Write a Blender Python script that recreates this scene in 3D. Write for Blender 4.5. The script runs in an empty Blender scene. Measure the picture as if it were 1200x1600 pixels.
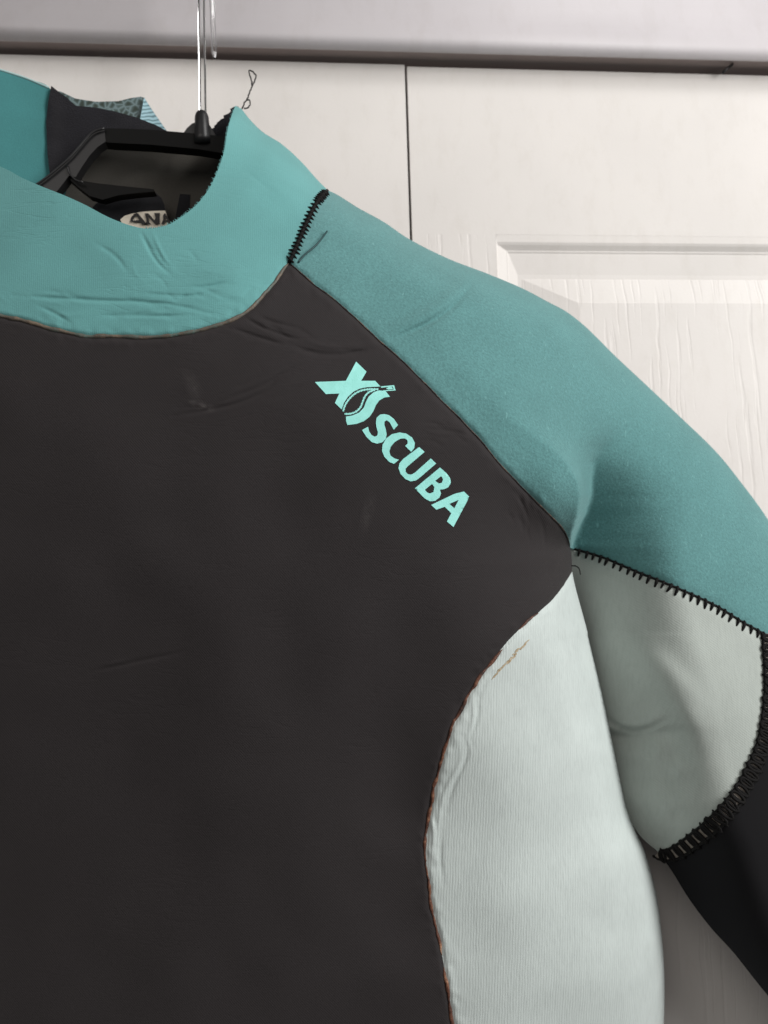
import bpy, math, random
import numpy as np
from mathutils import Vector, Matrix, Euler
from mathutils.geometry import delaunay_2d_cdt
random.seed(7); rng = np.random.default_rng(7)
sc = bpy.context.scene
COL = sc.collection
R = math.radians

# ------------------------------------------------------------------ camera
cam_d = bpy.data.cameras.new('camera'); cam = bpy.data.objects.new('camera', cam_d); COL.objects.link(cam)
cam_d.sensor_fit = 'VERTICAL'; cam_d.sensor_height = 36; cam_d.sensor_width = 27; cam_d.lens = 26
cam_d.clip_start = 0.01; cam_d.clip_end = 50
CAMY = -0.60
base = Euler((R(90 + 6), 0, R(-4.2)), 'XYZ').to_matrix()
rot = base @ Matrix.Rotation(R(-1.5), 3, 'Z')
cam.matrix_world = Matrix.Translation((0, CAMY, 0)) @ rot.to_4x4()
cam_d.dof.use_dof = True; cam_d.dof.focus_distance = 0.44; cam_d.dof.aperture_fstop = 8
sc.camera = cam
FPX = 1600 * 26 / 36
Rn = np.array(rot)
# ------------------------------------------------------------------ world and lamps
w = bpy.data.worlds.new("World"); sc.world = w; w.use_nodes = True
bg = w.node_tree.nodes['Background']; bg.inputs[0].default_value = (1.0, 0.955, 0.92, 1); bg.inputs[1].default_value = 0.105
PV_hook = (-.16, -.09, .33)
def lamp(name, loc, target, sx, sy, power, col):
    d = bpy.data.lights.new(name, 'AREA'); d.shape = 'RECTANGLE'; d.size = sx; d.size_y = sy; d.energy = power; d.color = col
    o = bpy.data.objects.new(name, d); COL.objects.link(o); o.location = loc
    o.rotation_euler = (Vector(target) - Vector(loc)).to_track_quat('-Z', 'Y').to_euler()
    return o
lamp('window_light', (1.80, -1.55, 0.84), (0, 0, 0.72), 1.0, 2.2, 58, (1.0, 0.985, 0.965))
lamp('hook_highlight_light', (1.28, -1.09, 1.65), tuple(PV_hook), 0.50, 0.44, 13, (1.0, 0.985, 0.965))  # added lamp aimed at the hook to give its highlight, apart from the window
lamp('room_fill_light', (-0.9, -2.2, 1.0), (0, 0, 0), 1.6, 1.2, 12, (1.0, 0.95, 0.90))  # added soft fill with no seen source
sc.view_settings.view_transform = 'Standard'; sc.view_settings.look = 'None'
sc.view_settings.exposure = 0.0; sc.view_settings.gamma = 1.0
sc.render.engine = 'CYCLES'

# ------------------------------------------------------------------ helpers
def W(px, py, D):
    """point at distance D in front of the door plane, on the sight line of photo point (px, py)"""
    px = np.asarray(px, float); py = np.asarray(py, float); D = np.asarray(D, float)
    c = np.stack([(px - 600) / FPX, -(py - 800) / FPX, -np.ones_like(px)], -1)
    d = c @ Rn.T
    t = (-D - CAMY) / d[..., 1]
    p = d * t[..., None]; p[..., 1] += CAMY
    return p
def PV(px, py, D): return Vector(W(px, py, D).tolist())
def resample(pl, s):
    pl = np.array(pl, float); seg = np.hypot(*np.diff(pl, axis=0).T); L = np.r_[0, np.cumsum(seg)]
    n = max(1, int(round(L[-1] / s))); t = np.linspace(0, L[-1], n + 1)
    return np.stack([np.interp(t, L, pl[:, 0]), np.interp(t, L, pl[:, 1])], -1)
def smooth(pl, s=4.0):
    """Catmull-Rom through the points, resampled every s"""
    P = np.array(pl, float); P = np.vstack([2*P[0]-P[1], P, 2*P[-1]-P[-2]]); out = []
    for i in range(1, len(P) - 2):
        p0, p1, p2, p3 = P[i-1:i+3]
        for t in np.linspace(0, 1, 12, endpoint=False):
            out.append(0.5*((2*p1)+(-p0+p2)*t+(2*p0-5*p1+4*p2-p3)*t*t+(-p0+3*p1-3*p2+p3)*t**3))
    out.append(P[-2]); return resample(out, s)
def dist(px, py, pl, sgn=False):
    best = np.full(px.shape, 1e9)
    for (x0, y0), (x1, y1) in zip(pl[:-1], pl[1:]):
        dx, dy = x1-x0, y1-y0; L = dx*dx+dy*dy + 1e-9
        t = np.clip(((px-x0)*dx+(py-y0)*dy)/L, 0, 1)
        best = np.minimum(best, np.hypot(px-x0-t*dx, py-y0-t*dy))
    return best
def inside(px, py, poly):
    r = np.zeros(px.shape, bool); n = len(poly)
    for i in range(n):
        x0, y0 = poly[i]; x1, y1 = poly[(i+1) % n]
        if y0 == y1: continue
        c = ((y0 > py) != (y1 > py)) & (px < (x1-x0)*(py-y0)/(y1-y0)+x0)
        r ^= c
    return r
def ss(a, b, x):
    t = np.clip((x-a)/(b-a), 0, 1); return t*t*(3-2*t)
def rnd(d, wd):
    t = 1-np.clip(d/wd, 0, 1); return np.sqrt(np.maximum(0, 1-t*t))

def link(name, me, mat, parent=None):
    o = bpy.data.objects.new(name, me); COL.objects.link(o)
    if mat is not None and not me.materials: me.materials.append(mat)
    if parent is not None: o.parent = parent
    return o
def mesh(name, verts, faces, mat, parent=None, smoothf=True, origin=None):
    """one mesh object; verts in world space, stored relative to its thing's base"""
    v = np.array([tuple(p) for p in verts], float)
    org = origin if origin is not None else (np.array(world_loc(parent)) if parent is not None else np.zeros(3))
    v = v - org
    me = bpy.data.meshes.new(name); me.from_pydata(v.tolist(), [], [tuple(int(i) for i in f) for f in faces]); me.update()
    if smoothf: me.polygons.foreach_set('use_smooth', [True]*len(me.polygons))
    o = link(name, me, mat, parent)
    if origin is not None:
        o.location = Vector(origin) - (Vector(world_loc(parent)) if parent is not None else Vector())
    return o
def world_loc(o):
    l = Vector()
    while o is not None: l += o.location; o = o.parent
    return l
def thing(name, label, cat, loc=(0, 0, 0), group=None):
    o = bpy.data.objects.new(name, None); COL.objects.link(o); o.location = loc; o.empty_display_size = 0.02
    o['label'] = label; o['category'] = cat
    if group: o['group'] = group
    return o
def tag(o, label, cat, group=None):
    o['label'] = label; o['category'] = cat
    if group: o['group'] = group
    return o

def near(x, y):
    r = np.zeros(x.shape, bool)
    for pl, a, s_ in CREASES:
        if s_ > 14: continue
        x0, y0 = pl.min(0)-3*s_; x1, y1 = pl.max(0)+3*s_; k = (x > x0) & (x < x1) & (y > y0) & (y < y1)
        if k.any(): r[k] |= dist(x[k], y[k], pl[::2] if len(pl) > 5 else pl) < 2.6*s_+2
    for pl in (COLL, CHS, CSIDE):
        x0, y0 = pl.min(0)-14; x1, y1 = pl.max(0)+14; k = (x > x0) & (x < x1) & (y > y0) & (y < y1)
        if k.any(): r[k] |= dist(x[k], y[k], pl[::4]) < 12
    return r
def triangulate(polys, holes, sp, fine=0):
    """polys: list of closed outlines (union). interior points on a hex lattice."""
    pts = []; edges = []; faces = []
    for P in polys + holes:
        b = len(pts); n = len(P); pts += [tuple(map(float, q)) for q in P]
        edges += [(b+i, b+(i+1) % n) for i in range(n)]
        if not any(P is h for h in holes): faces.append(list(range(b, b+n)))
    allp = np.array(pts)
    x0, y0 = allp.min(0); x1, y1 = allp.max(0)
    if sp:
        ys = np.arange(y0+sp*.5, y1, sp*.87); G = []
        for k, y in enumerate(ys):
            xs = np.arange(x0+(sp*.5 if k % 2 else sp), x1, sp); G.append(np.stack([xs, np.full_like(xs, y)], -1))
        G = np.concatenate(G)
        if fine:
            nr = near(G[:, 0], G[:, 1]); G = G[~nr]; H = []
            ys = np.arange(y0+fine*.5, y1, fine*.87)
            for k, y in enumerate(ys):
                xs = np.arange(x0+(fine*.5 if k % 2 else fine), x1, fine); H.append(np.stack([xs, np.full_like(xs, y)], -1))
            H = np.concatenate(H); H = H[near(H[:, 0], H[:, 1])]; G = np.vstack([G, H])
        ins = np.zeros(len(G), bool)
        for P in polys: ins |= inside(G[:, 0], G[:, 1], P)
        G = G[ins]
        if len(G):
            keep = np.ones(len(G), bool)
            for P in polys + holes:
                Q = np.vstack([P, P[:1]]); keep &= dist(G[:, 0], G[:, 1], Q) > (fine or sp)*.45
            G = G[keep]
        pts = pts + [tuple(g) for g in G.tolist()]
    vo, eo, fo, *_ = delaunay_2d_cdt([Vector(p) for p in pts], edges, faces if not holes else [], 1 if not holes else 0, 1e-5)
    vo = np.array([(v.x, v.y) for v in vo]); F = np.array([f for f in fo if len(f) == 3])
    if holes:
        c = vo[F].mean(1); k = np.zeros(len(F), bool)
        for P in polys: k |= inside(c[:, 0], c[:, 1], P)
        for H in holes: k &= ~inside(c[:, 0], c[:, 1], H)
        F = F[k]
    return vo, F

def panel(name, polys, depth, mat, parent, sp=4, thick=0.003, holes=(), flip=False, fine=0):
    """a sheet of real thickness whose front follows depth(px, py)"""
    if not isinstance(polys, list): polys = [polys]
    polys = [np.array(p, float) for p in polys]; holes = [np.array(h, float) for h in holes]
    v2, F = triangulate(polys, holes, sp, fine)
    P = W(v2[:, 0], v2[:, 1], depth(v2[:, 0], v2[:, 1]))
    # orient towards the camera
    a, b, c = P[F[:, 0]], P[F[:, 1]], P[F[:, 2]]
    n = np.cross(b-a, c-a); cam0 = np.array([0, CAMY, 0]); s = ((cam0-a)*n).sum(1) < 0
    F[s] = F[s][:, ::-1]
    n[s] *= -1
    vn = np.zeros_like(P)
    for k in range(3): np.add.at(vn, F[:, k], n)
    vn /= np.linalg.norm(vn, axis=1)[:, None]+1e-12
    if thick:
        N = len(P)
        back = P - vn*thick*(-1 if flip else 1)
        ed = {}
        for f in F:
            for i in range(3):
                e = (f[i], f[(i+1) % 3]); r = (e[1], e[0])
                if r in ed: del ed[r]
                else: ed[e] = 1
        E = np.array(list(ed.keys()))
        rim0 = 2*N
        V = np.vstack([P, back, P[E[:, 0]], P[E[:, 1]], back[E[:, 1]], back[E[:, 0]]])
        m = len(E); q = np.arange(m)
        rim = np.stack([rim0+q, rim0+3*m+q, rim0+2*m+q, rim0+m+q], -1)
        faces = F.tolist() + (F[:, ::-1]+N).tolist() + rim.tolist()
    else:
        V = P; faces = F.tolist()
    o = mesh(name, V, faces, mat, parent)
    return o

def tube(pts, rad, seg=8, closed=False, cap=True, prof_=None):
    """returns verts, faces for a tube along world points; rad scalar or list"""
    pts = [Vector(p) for p in pts]; n = len(pts)
    rad = [rad]*n if np.isscalar(rad) else rad
    V = []; Fc = []; up = None
    for i, p in enumerate(pts):
        a = pts[(i-1) % n] if (closed or i > 0) else p; b = pts[(i+1) % n] if (closed or i < n-1) else p
        t = (b-a).normalized()
        if up is None:
            up = Vector((0, 0, 1)) if abs(t.z) < .9 else Vector((1, 0, 0))
        up = (up-t*up.dot(t)).normalized(); s = t.cross(up)
        for k in range(seg):
            an = 2*math.pi*k/seg if prof_ is None else prof_[k][0]; q_ = 1 if prof_ is None else prof_[k][1]; V.append(p+(up*math.cos(an)+s*math.sin(an))*rad[i]*q_)
    for i in range(n if closed else n-1):
        j = (i+1) % n
        for k in range(seg):
            l = (k+1) % seg; Fc.append((i*seg+k, i*seg+l, j*seg+l, j*seg+k))
    if cap and not closed:
        Fc.append(tuple(range(seg))[::-1]); Fc.append(tuple((n-1)*seg+k for k in range(seg)))
    return V, Fc
def merge(parts):
    V = []; Fc = []
    for v, f in parts:
        b = len(V); V += list(v); Fc += [tuple(i+b for i in q) for q in f]
    return V, Fc

# ------------------------------------------------------------------ materials
def nmat(name, base, rough=0.6, **kw):
    m = bpy.data.materials.new(name); m.use_nodes = True; nt = m.node_tree; b = nt.nodes['Principled BSDF']
    b.inputs['Base Color'].default_value = (*base, 1); b.inputs['Roughness'].default_value = rough
    for k, v in kw.items(): b.inputs[k.replace('_', ' ')].default_value = v
    return m, nt, b
def nd(nt, t, **kw):
    n = nt.nodes.new(t)
    for k, v in kw.items():
        if hasattr(n, k): setattr(n, k, v)
        else: n.inputs[k.replace('_', ' ')].default_value = v
    return n
def coords(nt, scale=(1, 1, 1), rotv=(0, 0, 0), kind='Object'):
    tc = nd(nt, 'ShaderNodeTexCoord'); mp = nd(nt, 'ShaderNodeMapping')
    mp.inputs['Scale'].default_value = scale; mp.inputs['Rotation'].default_value = rotv
    nt.links.new(tc.outputs[kind], mp.inputs[0]); return mp.outputs[0]
def noise(nt, vec, scale, detail=3, rough=.6, dist_=0.0):
    n = nd(nt, 'ShaderNodeTexNoise'); n.inputs['Scale'].default_value = scale; n.inputs['Detail'].default_value = detail
    n.inputs['Roughness'].default_value = rough; n.inputs['Distortion'].default_value = dist_
    nt.links.new(vec, n.inputs['Vector']); return n.outputs[0]
def ramp(nt, fac, stops):
    r = nd(nt, 'ShaderNodeValToRGB'); e = r.color_ramp.elements
    while len(e) < len(stops): e.new(.5)
    for i, (p, c) in enumerate(stops): e[i].position = p; e[i].color = (*c, 1)
    nt.links.new(fac, r.inputs[0]); return r.outputs[0]
def bump(nt, h, strength, distance, prev=None):
    b = nd(nt, 'ShaderNodeBump'); b.inputs['Strength'].default_value = strength; b.inputs['Distance'].default_value = distance
    nt.links.new(h, b.inputs['Height'])
    if prev is not None: nt.links.new(prev, b.inputs['Normal'])
    return b.outputs[0]
def mul(c, k): return tuple(x*k for x in c)

def fabric(name, col, rough=.9, var=.10, grain=900, gstr=.35, sheen=.25, sheen_tint=None, ribs=None, fleck=None, gdist=0.0004, wrk=None, streak=None):
    m, nt, b = nmat(name, col, rough)
    b.inputs['Specular IOR Level'].default_value = 0.25
    b.inputs['Sheen Weight'].default_value = sheen; b.inputs['Sheen Roughness'].default_value = .5
    if sheen_tint: b.inputs['Sheen Tint'].default_value = (*sheen_tint, 1)
    v = coords(nt); n1 = noise(nt, v, grain, 4, .65)
    n2 = noise(nt, v, 28, 3, .5)
    c = ramp(nt, n1, [(.25, mul(col, 1-var)), (.5, col), (.75, mul(col, 1+var))])
    mx = nd(nt, 'ShaderNodeMix', data_type='RGBA', blend_type='MULTIPLY'); mx.inputs[0].default_value = 1
    c2 = ramp(nt, n2, [(.3, (.94, .94, .94)), (.7, (1.05, 1.05, 1.05))])
    nt.links.new(c, mx.inputs[6]); nt.links.new(c2, mx.inputs[7]); outc = mx.outputs[2]
    if fleck:
        vo = nd(nt, 'ShaderNodeTexNoise'); vo.inputs['Scale'].default_value = 420; vo.inputs['Detail'].default_value = 2
        mv = coords(nt, (1, 1, .45), (0, R(35), 0)); nt.links.new(mv, vo.inputs['Vector'])
        fr = ramp(nt, vo.outputs[0], [(.68, (0, 0, 0)), (.76, (1, 1, 1))])
        m3 = nd(nt, 'ShaderNodeMix', data_type='RGBA'); nt.links.new(fr, m3.inputs[0]); nt.links.new(outc, m3.inputs[6])
        m3.inputs[7].default_value = (*fleck, 1); outc = m3.outputs[2]
    nrm = bump(nt, n1, gstr, gdist)
    if wrk:
        (wx, wz), wang, wst = wrk
        wn = nd(nt, 'ShaderNodeTexNoise'); wn.inputs['Scale'].default_value = 1; wn.inputs['Detail'].default_value = 3; wn.inputs['Distortion'].default_value = .6
        nt.links.new(coords(nt, (wx, 20, wz), (0, R(wang), 0)), wn.inputs['Vector'])
        cr = ramp(nt, wn.outputs[0], [(.43, (1, 1, 1)), (.49, (0, 0, 0)), (.52, (1, 1, 1))])
        mk = ramp(nt, noise(nt, coords(nt, (1, 1, 1.4)), 17, 2), [(.46, (0, 0, 0)), (.62, (1, 1, 1))])
        mm = nd(nt, 'ShaderNodeMix', data_type='RGBA'); nt.links.new(mk, mm.inputs[0]); mm.inputs[6].default_value = (1, 1, 1, 1); nt.links.new(cr, mm.inputs[7])
        nrm = bump(nt, mm.outputs[2], wst, .0007, nrm)
    if streak:
        sang, sst, sdk = streak
        stn = noise(nt, coords(nt, (820, 60, 120), (0, R(sang), 0)), 1, 3, .6)
        stn2 = noise(nt, coords(nt, (300, 60, 55), (0, R(sang+4), 0)), 1, 3, .6)
        nrm = bump(nt, stn, sst, .0006, nrm); nrm = bump(nt, stn2, sst*.5, .0009, nrm)
        m5 = nd(nt, 'ShaderNodeMix', data_type='RGBA', blend_type='MULTIPLY'); m5.inputs[0].default_value = 1
        nt.links.new(outc, m5.inputs[6]); nt.links.new(ramp(nt, stn, [(.3, (1-sdk,)*3), (.55, (1, 1, 1))]), m5.inputs[7]); outc = m5.outputs[2]
    if ribs:
        ang, pitch, st, dark = ribs
        rv = coords(nt, (1, 1, 1), (0, R(ang), 0))
        wv = nd(nt, 'ShaderNodeTexWave', wave_type='BANDS', bands_direction='X'); wv.inputs['Scale'].default_value = 1/(pitch)*0.31416/ 1.0
        wv.inputs['Distortion'].default_value = 2.6; wv.inputs['Detail'].default_value = 2; wv.inputs['Detail Scale'].default_value = .6
        nt.links.new(rv, wv.inputs['Vector'])
        nrm = bump(nt, wv.outputs[1], st, .0004, nrm)
        m4 = nd(nt, 'ShaderNodeMix', data_type='RGBA', blend_type='MULTIPLY'); m4.inputs[0].default_value = 1
        nt.links.new(outc, m4.inputs[6]); nt.links.new(ramp(nt, wv.outputs[1], [(0, (1-dark,)*3), (.5, (1, 1, 1))]), m4.inputs[7]); outc = m4.outputs[2]
    nt.links.new(outc, b.inputs['Base Color']); nt.links.new(nrm, b.inputs['Normal'])
    return m
TEAL = (0.104, 0.250, 0.252)
M_teal = fabric('teal_fleece_knit', TEAL, .95, .22, 620, .65, .35, (.6, .9, .9), fleck=(.16, .35, .35), gdist=.0007)
M_collar = fabric('lit_teal_smooth_knit', wrk=((22, 130), -6, .24), col=(0.130, .340, .338), rough=.9, var=.07, grain=1100, gstr=.35, sheen=.25, sheen_tint=(.6, .9, .9), ribs=(0, .0012, .10, .05))  # same teal as the sleeve, lightened for brighter light on the collar
M_innerteal = fabric('shaded_teal_inner_knit', (.050, .195, .200), .9, .08, 1000, .35, .1)  # collar teal painted darker to stand for shade inside the neck
M_chest = fabric('charcoal_knit', wrk=((28, 120), 18, .16), col=(0.0238, 0.0203, 0.0213), rough=.8, var=.16, grain=1500, gstr=.45, sheen=.12, sheen_tint=(.75, .70, .68), ribs=(40, .0011, .18, .12))
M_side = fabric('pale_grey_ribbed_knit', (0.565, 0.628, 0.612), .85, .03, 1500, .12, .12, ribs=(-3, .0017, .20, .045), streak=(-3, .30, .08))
M_under = fabric('shaded_ribbed_knit', (0.425, 0.468, 0.438), .85, .04, 1500, .15, .12, ribs=(52, .0014, .14, .03), streak=(50, .25, .07))  # side panel's pale knit, darkened for shade under the sleeve
M_fore = fabric('black_knit', (0.0042, 0.0040, 0.0050), .9, .15, 1300, .25, .05, (.4, .4, .5))
M_back = fabric('black_back_knit', (0.014, 0.014, 0.017), .9, .15, 900, .4, .15)
M_lining = fabric('grey_brown_lining', (0.085, 0.079, 0.069), .9, .12, 1000, .3, .2)
M_thread, _nt, _b = nmat('black_thread', (0.006, 0.0055, 0.0055), .8); _b.inputs['Specular IOR Level'].default_value = .2
_n = bump(_nt, noise(_nt, coords(_nt), 2600, 2), .5, .0002); _nt.links.new(_n, _b.inputs['Normal'])
M_thread2, *_ = nmat('grey_brown_thread', (0.025, 0.022, 0.020), .5)
def residue(name, cols, sc_=160):
    m, nt, b = nmat(name, cols[0], .55); v = coords(nt)
    n = noise(nt, v, sc_, 4, .7)
    st = [(.30+.4*i/(len(cols)-1), c) for i, c in enumerate(cols)]
    nt.links.new(ramp(nt, n, st), b.inputs['Base Color']); nt.links.new(bump(nt, noise(nt, v, 900, 3), .6, .0006), b.inputs['Normal']); return m
M_glue1 = residue('dried_seam_glue', [(.08, .15, .135), (.10, .085, .068), (.20, .15, .105)], 90)
M_glue2 = residue('copper_brown_seam_glue', [(.02, .012, .010), (.13, .05, .03), (.42, .22, .13)], 120)
M_glue3 = residue('thin_brown_seam_glue', [(.015, .012, .012), (.05, .04, .035), (.20, .12, .08)], 150)
M_smear = residue('tan_glue_smear', [(.58, .56, .48), (.42, .33, .21), (.30, .21, .12)], 420)
M_print, _nt, _b = nmat('mint_print', (0.30, 0.80, 0.70), .6)
_v = coords(_nt); _nt.links.new(ramp(_nt, noise(_nt, _v, 160, 3), [(.3, (.30, .76, .69)), (.7, (.36, .86, .80))]), _b.inputs['Base Color'])
_nt.links.new(bump(_nt, noise(_nt, _v, 1300, 3), .5, .0004), _b.inputs['Normal'])
M_hanger, _nt, _b = nmat('black_plastic', (0.004, 0.004, 0.004), .45)
_b.inputs['Specular IOR Level'].default_value = .12
_nt.links.new(bump(_nt, noise(_nt, coords(_nt), 300, 3), .15, .0006), _b.inputs['Normal'])
M_hgrey, *_ = nmat('lighter_black_plastic', (0.009, 0.009, 0.010), .42)  # slightly lighter than the other black plastic
M_clear, _nt, _b = nmat('clear_plastic', (.97, .98, .98), .04); _b.inputs['Transmission Weight'].default_value = 1; _b.inputs['IOR'].default_value = 1.42
M_label, *_ = nmat('cream_label', (.86, .78, .65), .7)
M_ink, *_ = nmat('black_ink', (.012, .010, .010), .6)

def paint(name, col, rough=.62, grain=None, fine=.12):
    m, nt, b = nmat(name, col, rough); v = coords(nt); b.inputs['Specular IOR Level'].default_value = .35
    n0 = noise(nt, v, 420, 3, .6); nrm = bump(nt, n0, fine, .0006)
    c = ramp(nt, noise(nt, v, 9, 3, .5), [(.3, mul(col, .965)), (.7, mul(col, 1.03))])
    sm_ = nd(nt, 'ShaderNodeMix', data_type='RGBA', blend_type='MULTIPLY'); sm_.inputs[0].default_value = 1; nt.links.new(c, sm_.inputs[6])
    nt.links.new(ramp(nt, noise(nt, coords(nt, (60, 20, 25)), 1, 5, .7), [(.3, (.955, .95, .94)), (.5, (1, 1, 1))]), sm_.inputs[7]); c = sm_.outputs[2]
    if grain:
        # embossed wood grain: long narrow grooves, wandering
        vw = coords(nt, (1, 1, 1)); wob = noise(nt, coords(nt, (9, 1, 5)), 3, 2)
        add = nd(nt, 'ShaderNodeVectorMath', operation='ADD'); scl = nd(nt, 'ShaderNodeVectorMath', operation='SCALE'); scl.inputs[3].default_value = .010
        cmb = nd(nt, 'ShaderNodeCombineXYZ'); nt.links.new(wob, cmb.inputs[0]); nt.links.new(cmb.outputs[0], scl.inputs[0])
        nt.links.new(vw, add.inputs[0]); nt.links.new(scl.outputs[0], add.inputs[1])
        mp = nd(nt, 'ShaderNodeMapping'); mp.inputs['Scale'].default_value = (190, 1, 7); nt.links.new(add.outputs[0], mp.inputs[0])
        g = noise(nt, mp.outputs[0], 1.0, 3, .55)
        gr = ramp(nt, g, [(.36, (0, 0, 0)), (.44, (1, 1, 1))])
        nrm = bump(nt, gr, grain, .0012, nrm)
    nt.links.new(c, b.inputs['Base Color']); nt.links.new(nrm, b.inputs['Normal']); return m
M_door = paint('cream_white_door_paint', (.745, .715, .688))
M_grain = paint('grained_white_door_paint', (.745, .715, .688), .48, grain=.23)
M_frame = paint('dimmed_white_frame_paint', (.52, .495, .512), .5)  # white paint darkened because less light reaches the frame head
M_soffit_shade, *_ = nmat('brown_soffit_shade', (.40, .33, .315), .85)  # brown stands for shade on the soffit behind the lip
M_gap, *_ = nmat('brown_recess_shade', (.22, .185, .17), .9)  # dark brown backing stands for shade in the door gaps

# ------------------------------------------------------------------ door, frame, wall
def box(x0, x1, y0, y1, z0, z1):
    V = [(x, y, z) for x in (x0, x1) for y in (y0, y1) for z in (z0, z1)]
    return V, [(0, 1, 3, 2), (4, 6, 7, 5), (0, 4, 5, 1), (2, 3, 7, 6), (0, 2, 6, 4), (1, 5, 7, 3)]
def bev(o, wdt=.0012, seg=3):
    b = o.modifiers.new('bevel', 'BEVEL'); b.width = wdt; b.segments = seg; b.limit_method = 'ANGLE'; return o
zt = (PV(300, 91, 0).z + PV(900, 107, 0).z)/2        # top of the doors
zl = PV(600, 72, .021).z                              # bottom of the frame's lip
gx = PV(638, 230, 0).x                                # gap between the two doors
zr = PV(720, 366, 0).z                                # where rail gives way to grained stile
xl = PV(775, 372, 0).x; 
tl = thing('door', 'left white door, plain top rail, mostly behind the wetsuit collar', 'door', (gx-.2, 0, -1.2))
G2 = .0011
mesh('rail', *box(-.62, gx-G2, 0, .034, zt-.145, zt-.0008), M_door, tl, False)
mesh('stile', *box(gx-G2-.075, gx-G2, 0, .034, -1.2, zt-.145), M_grain, tl, False)
bev(mesh('panel', *box(-.62, gx-G2-.0755, .004, .034, -1.2, zt-.1455), M_grain, tl, False))
tr = thing('door', 'right white door with moulded panel and embossed wood grain behind the teal sleeve', 'door', (gx+.2, 0, -1.2))
x0r = gx+G2; x1r = .75
mesh('rail', *box(x0r, x1r, 0, .034, zr, zt-.0025), M_door, tr, False)
# stile to the left of the moulding
mesh('stile', *box(x0r, xl, 0, .034, -1.2, zr), M_grain, tr, False)
# moulding rings: (left x, top z, y depth) measured inward
def zz(py): return PV(1000, py+0, 0).z
zoff = zr
rings = [(xl, zr, .0001), (xl+.0002, zr-.0065, .0003), (xl+.0012, zr-.0085, .0012), (xl+.0095, zr-.0125, .0040), (xl+.0105, zr-.0135, .0040),
         (xl+.0110, zr-.0145, .0047), (xl+.0190, zr-.0330, .0066), (xl+.0225, zr-.0370, .0066)]
def ringmesh(rings, x1=x1r-.08, z0=-1.1):
    V = []; Fc = []
    for i, (x, z, y) in enumerate(rings): V += [(x, y, z0), (x, y, z), (x1, y, z)]
    for i in range(len(rings)-1):
        a = 3*i; b = a+3; Fc += [(a, a+1, b+1, b), (a+1, a+2, b+2, b+1)]
    return V, Fc
mo = mesh('moulding', *ringmesh(rings), M_door, tr, False); bev(mo, .001, 3)
bevel = [(xl+.0225, zr-.0370, .0066), (xl+.0235, zr-.0375, .0064), (xl+.0690, zr-.0600, .0016), (xl+.0700, zr-.0605, .0014)]
bo = mesh('bevel', *ringmesh(bevel), M_grain, tr, False)
pz = zr-.0605; pxx = xl+.0700
mesh('panel', [(pxx, .0014, -1.1), (pxx, .0014, pz), (x1r-.08, .0014, pz), (x1r-.08, .0014, -1.1)], [(0, 3, 2, 1)], M_grain, tr, False)
for o in (mo, bo): pass
# door frame head: profile extruded along x
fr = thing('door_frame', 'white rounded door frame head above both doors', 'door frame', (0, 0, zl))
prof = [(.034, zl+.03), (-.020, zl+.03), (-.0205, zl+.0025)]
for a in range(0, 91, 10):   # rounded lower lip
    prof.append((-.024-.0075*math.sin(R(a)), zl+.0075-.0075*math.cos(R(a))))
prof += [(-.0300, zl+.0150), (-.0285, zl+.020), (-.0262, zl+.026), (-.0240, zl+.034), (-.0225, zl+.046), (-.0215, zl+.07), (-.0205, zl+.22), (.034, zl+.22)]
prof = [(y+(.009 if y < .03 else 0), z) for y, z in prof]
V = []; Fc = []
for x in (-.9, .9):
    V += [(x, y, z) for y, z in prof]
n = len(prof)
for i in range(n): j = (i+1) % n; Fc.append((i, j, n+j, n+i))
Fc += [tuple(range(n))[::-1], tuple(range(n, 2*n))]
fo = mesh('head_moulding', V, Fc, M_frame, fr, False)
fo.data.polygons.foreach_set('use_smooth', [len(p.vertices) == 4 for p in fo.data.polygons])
mesh('soffit_shade', *box(-.9, .9, -.0105, .034, zl+.0045, zl+.029), M_soffit_shade, fr, False)  # added strip carrying the soffit's shade as brown colour
_w = mesh('wall', *box(-1.2, 1.2, .036, .08, -1.4, 1.2), M_gap, None, False); _w['kind'] = 'structure'
# small steel catch seen in the dark gap, right
cpt = PV(1135, 108, .006)
cv = tube([cpt+Vector((-.004, 0, -.004)), cpt, cpt+Vector((.006, 0, .0045))], .0012, 8)
tag(mesh('door_catch', *cv, M_hgrey, None, origin=cpt), 'tiny dark metal catch in the gap over the right door', 'catch')

# ------------------------------------------------------------------ outlines, traced (photo pixels)
NECK = smooth([(-220, 205), (-100, 222), (0, 260), (33, 277), (67, 292), (100, 305), (133, 320), (167, 338), (200, 351), (230, 357), (260, 352), (283, 339), (307, 320), (327, 294), (340, 267), (350, 237), (355, 207), (361, 183), (368, 165)], 3.2)
OUT1 = smooth([(368, 165), (378, 171), (388, 184), (410, 206), (440, 225), (470, 252), (495, 280), (512, 297)], 3.2)
OUT2 = smooth([(512, 297), (530, 306), (560, 325), (600, 347), (640, 374), (700, 404), (760, 427), (815, 450), (855, 471), (885, 487), (912, 508), (934, 529), (962, 557), (1008, 600), (1058, 647), (1117, 704), (1158, 754), (1200, 812), (1255, 905), (1300, 1000), (1345, 1120), (1390, 1300), (1440, 1500), (1480, 1700)], 4)
STS = smooth([(512, 297), (493, 320), (477, 353), (463, 386), (452, 411)], 3.2)
COLL = smooth([(-220, 455), (-100, 474), (0, 494), (42, 503), (83, 515), (133, 525), (187, 526), (237, 528), (292, 521), (342, 508), (375, 494), (400, 475), (421, 452), (437, 429), (452, 411)], 3.2)
CHS = smooth([(452, 411), (485, 440), (525, 471), (550, 493), (575, 515), (595, 535), (620, 556), (645, 580), (689, 625), (723, 659), (752, 690), (783, 727), (833, 779), (867, 812), (883, 832), (891, 854)], 3.5)
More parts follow.
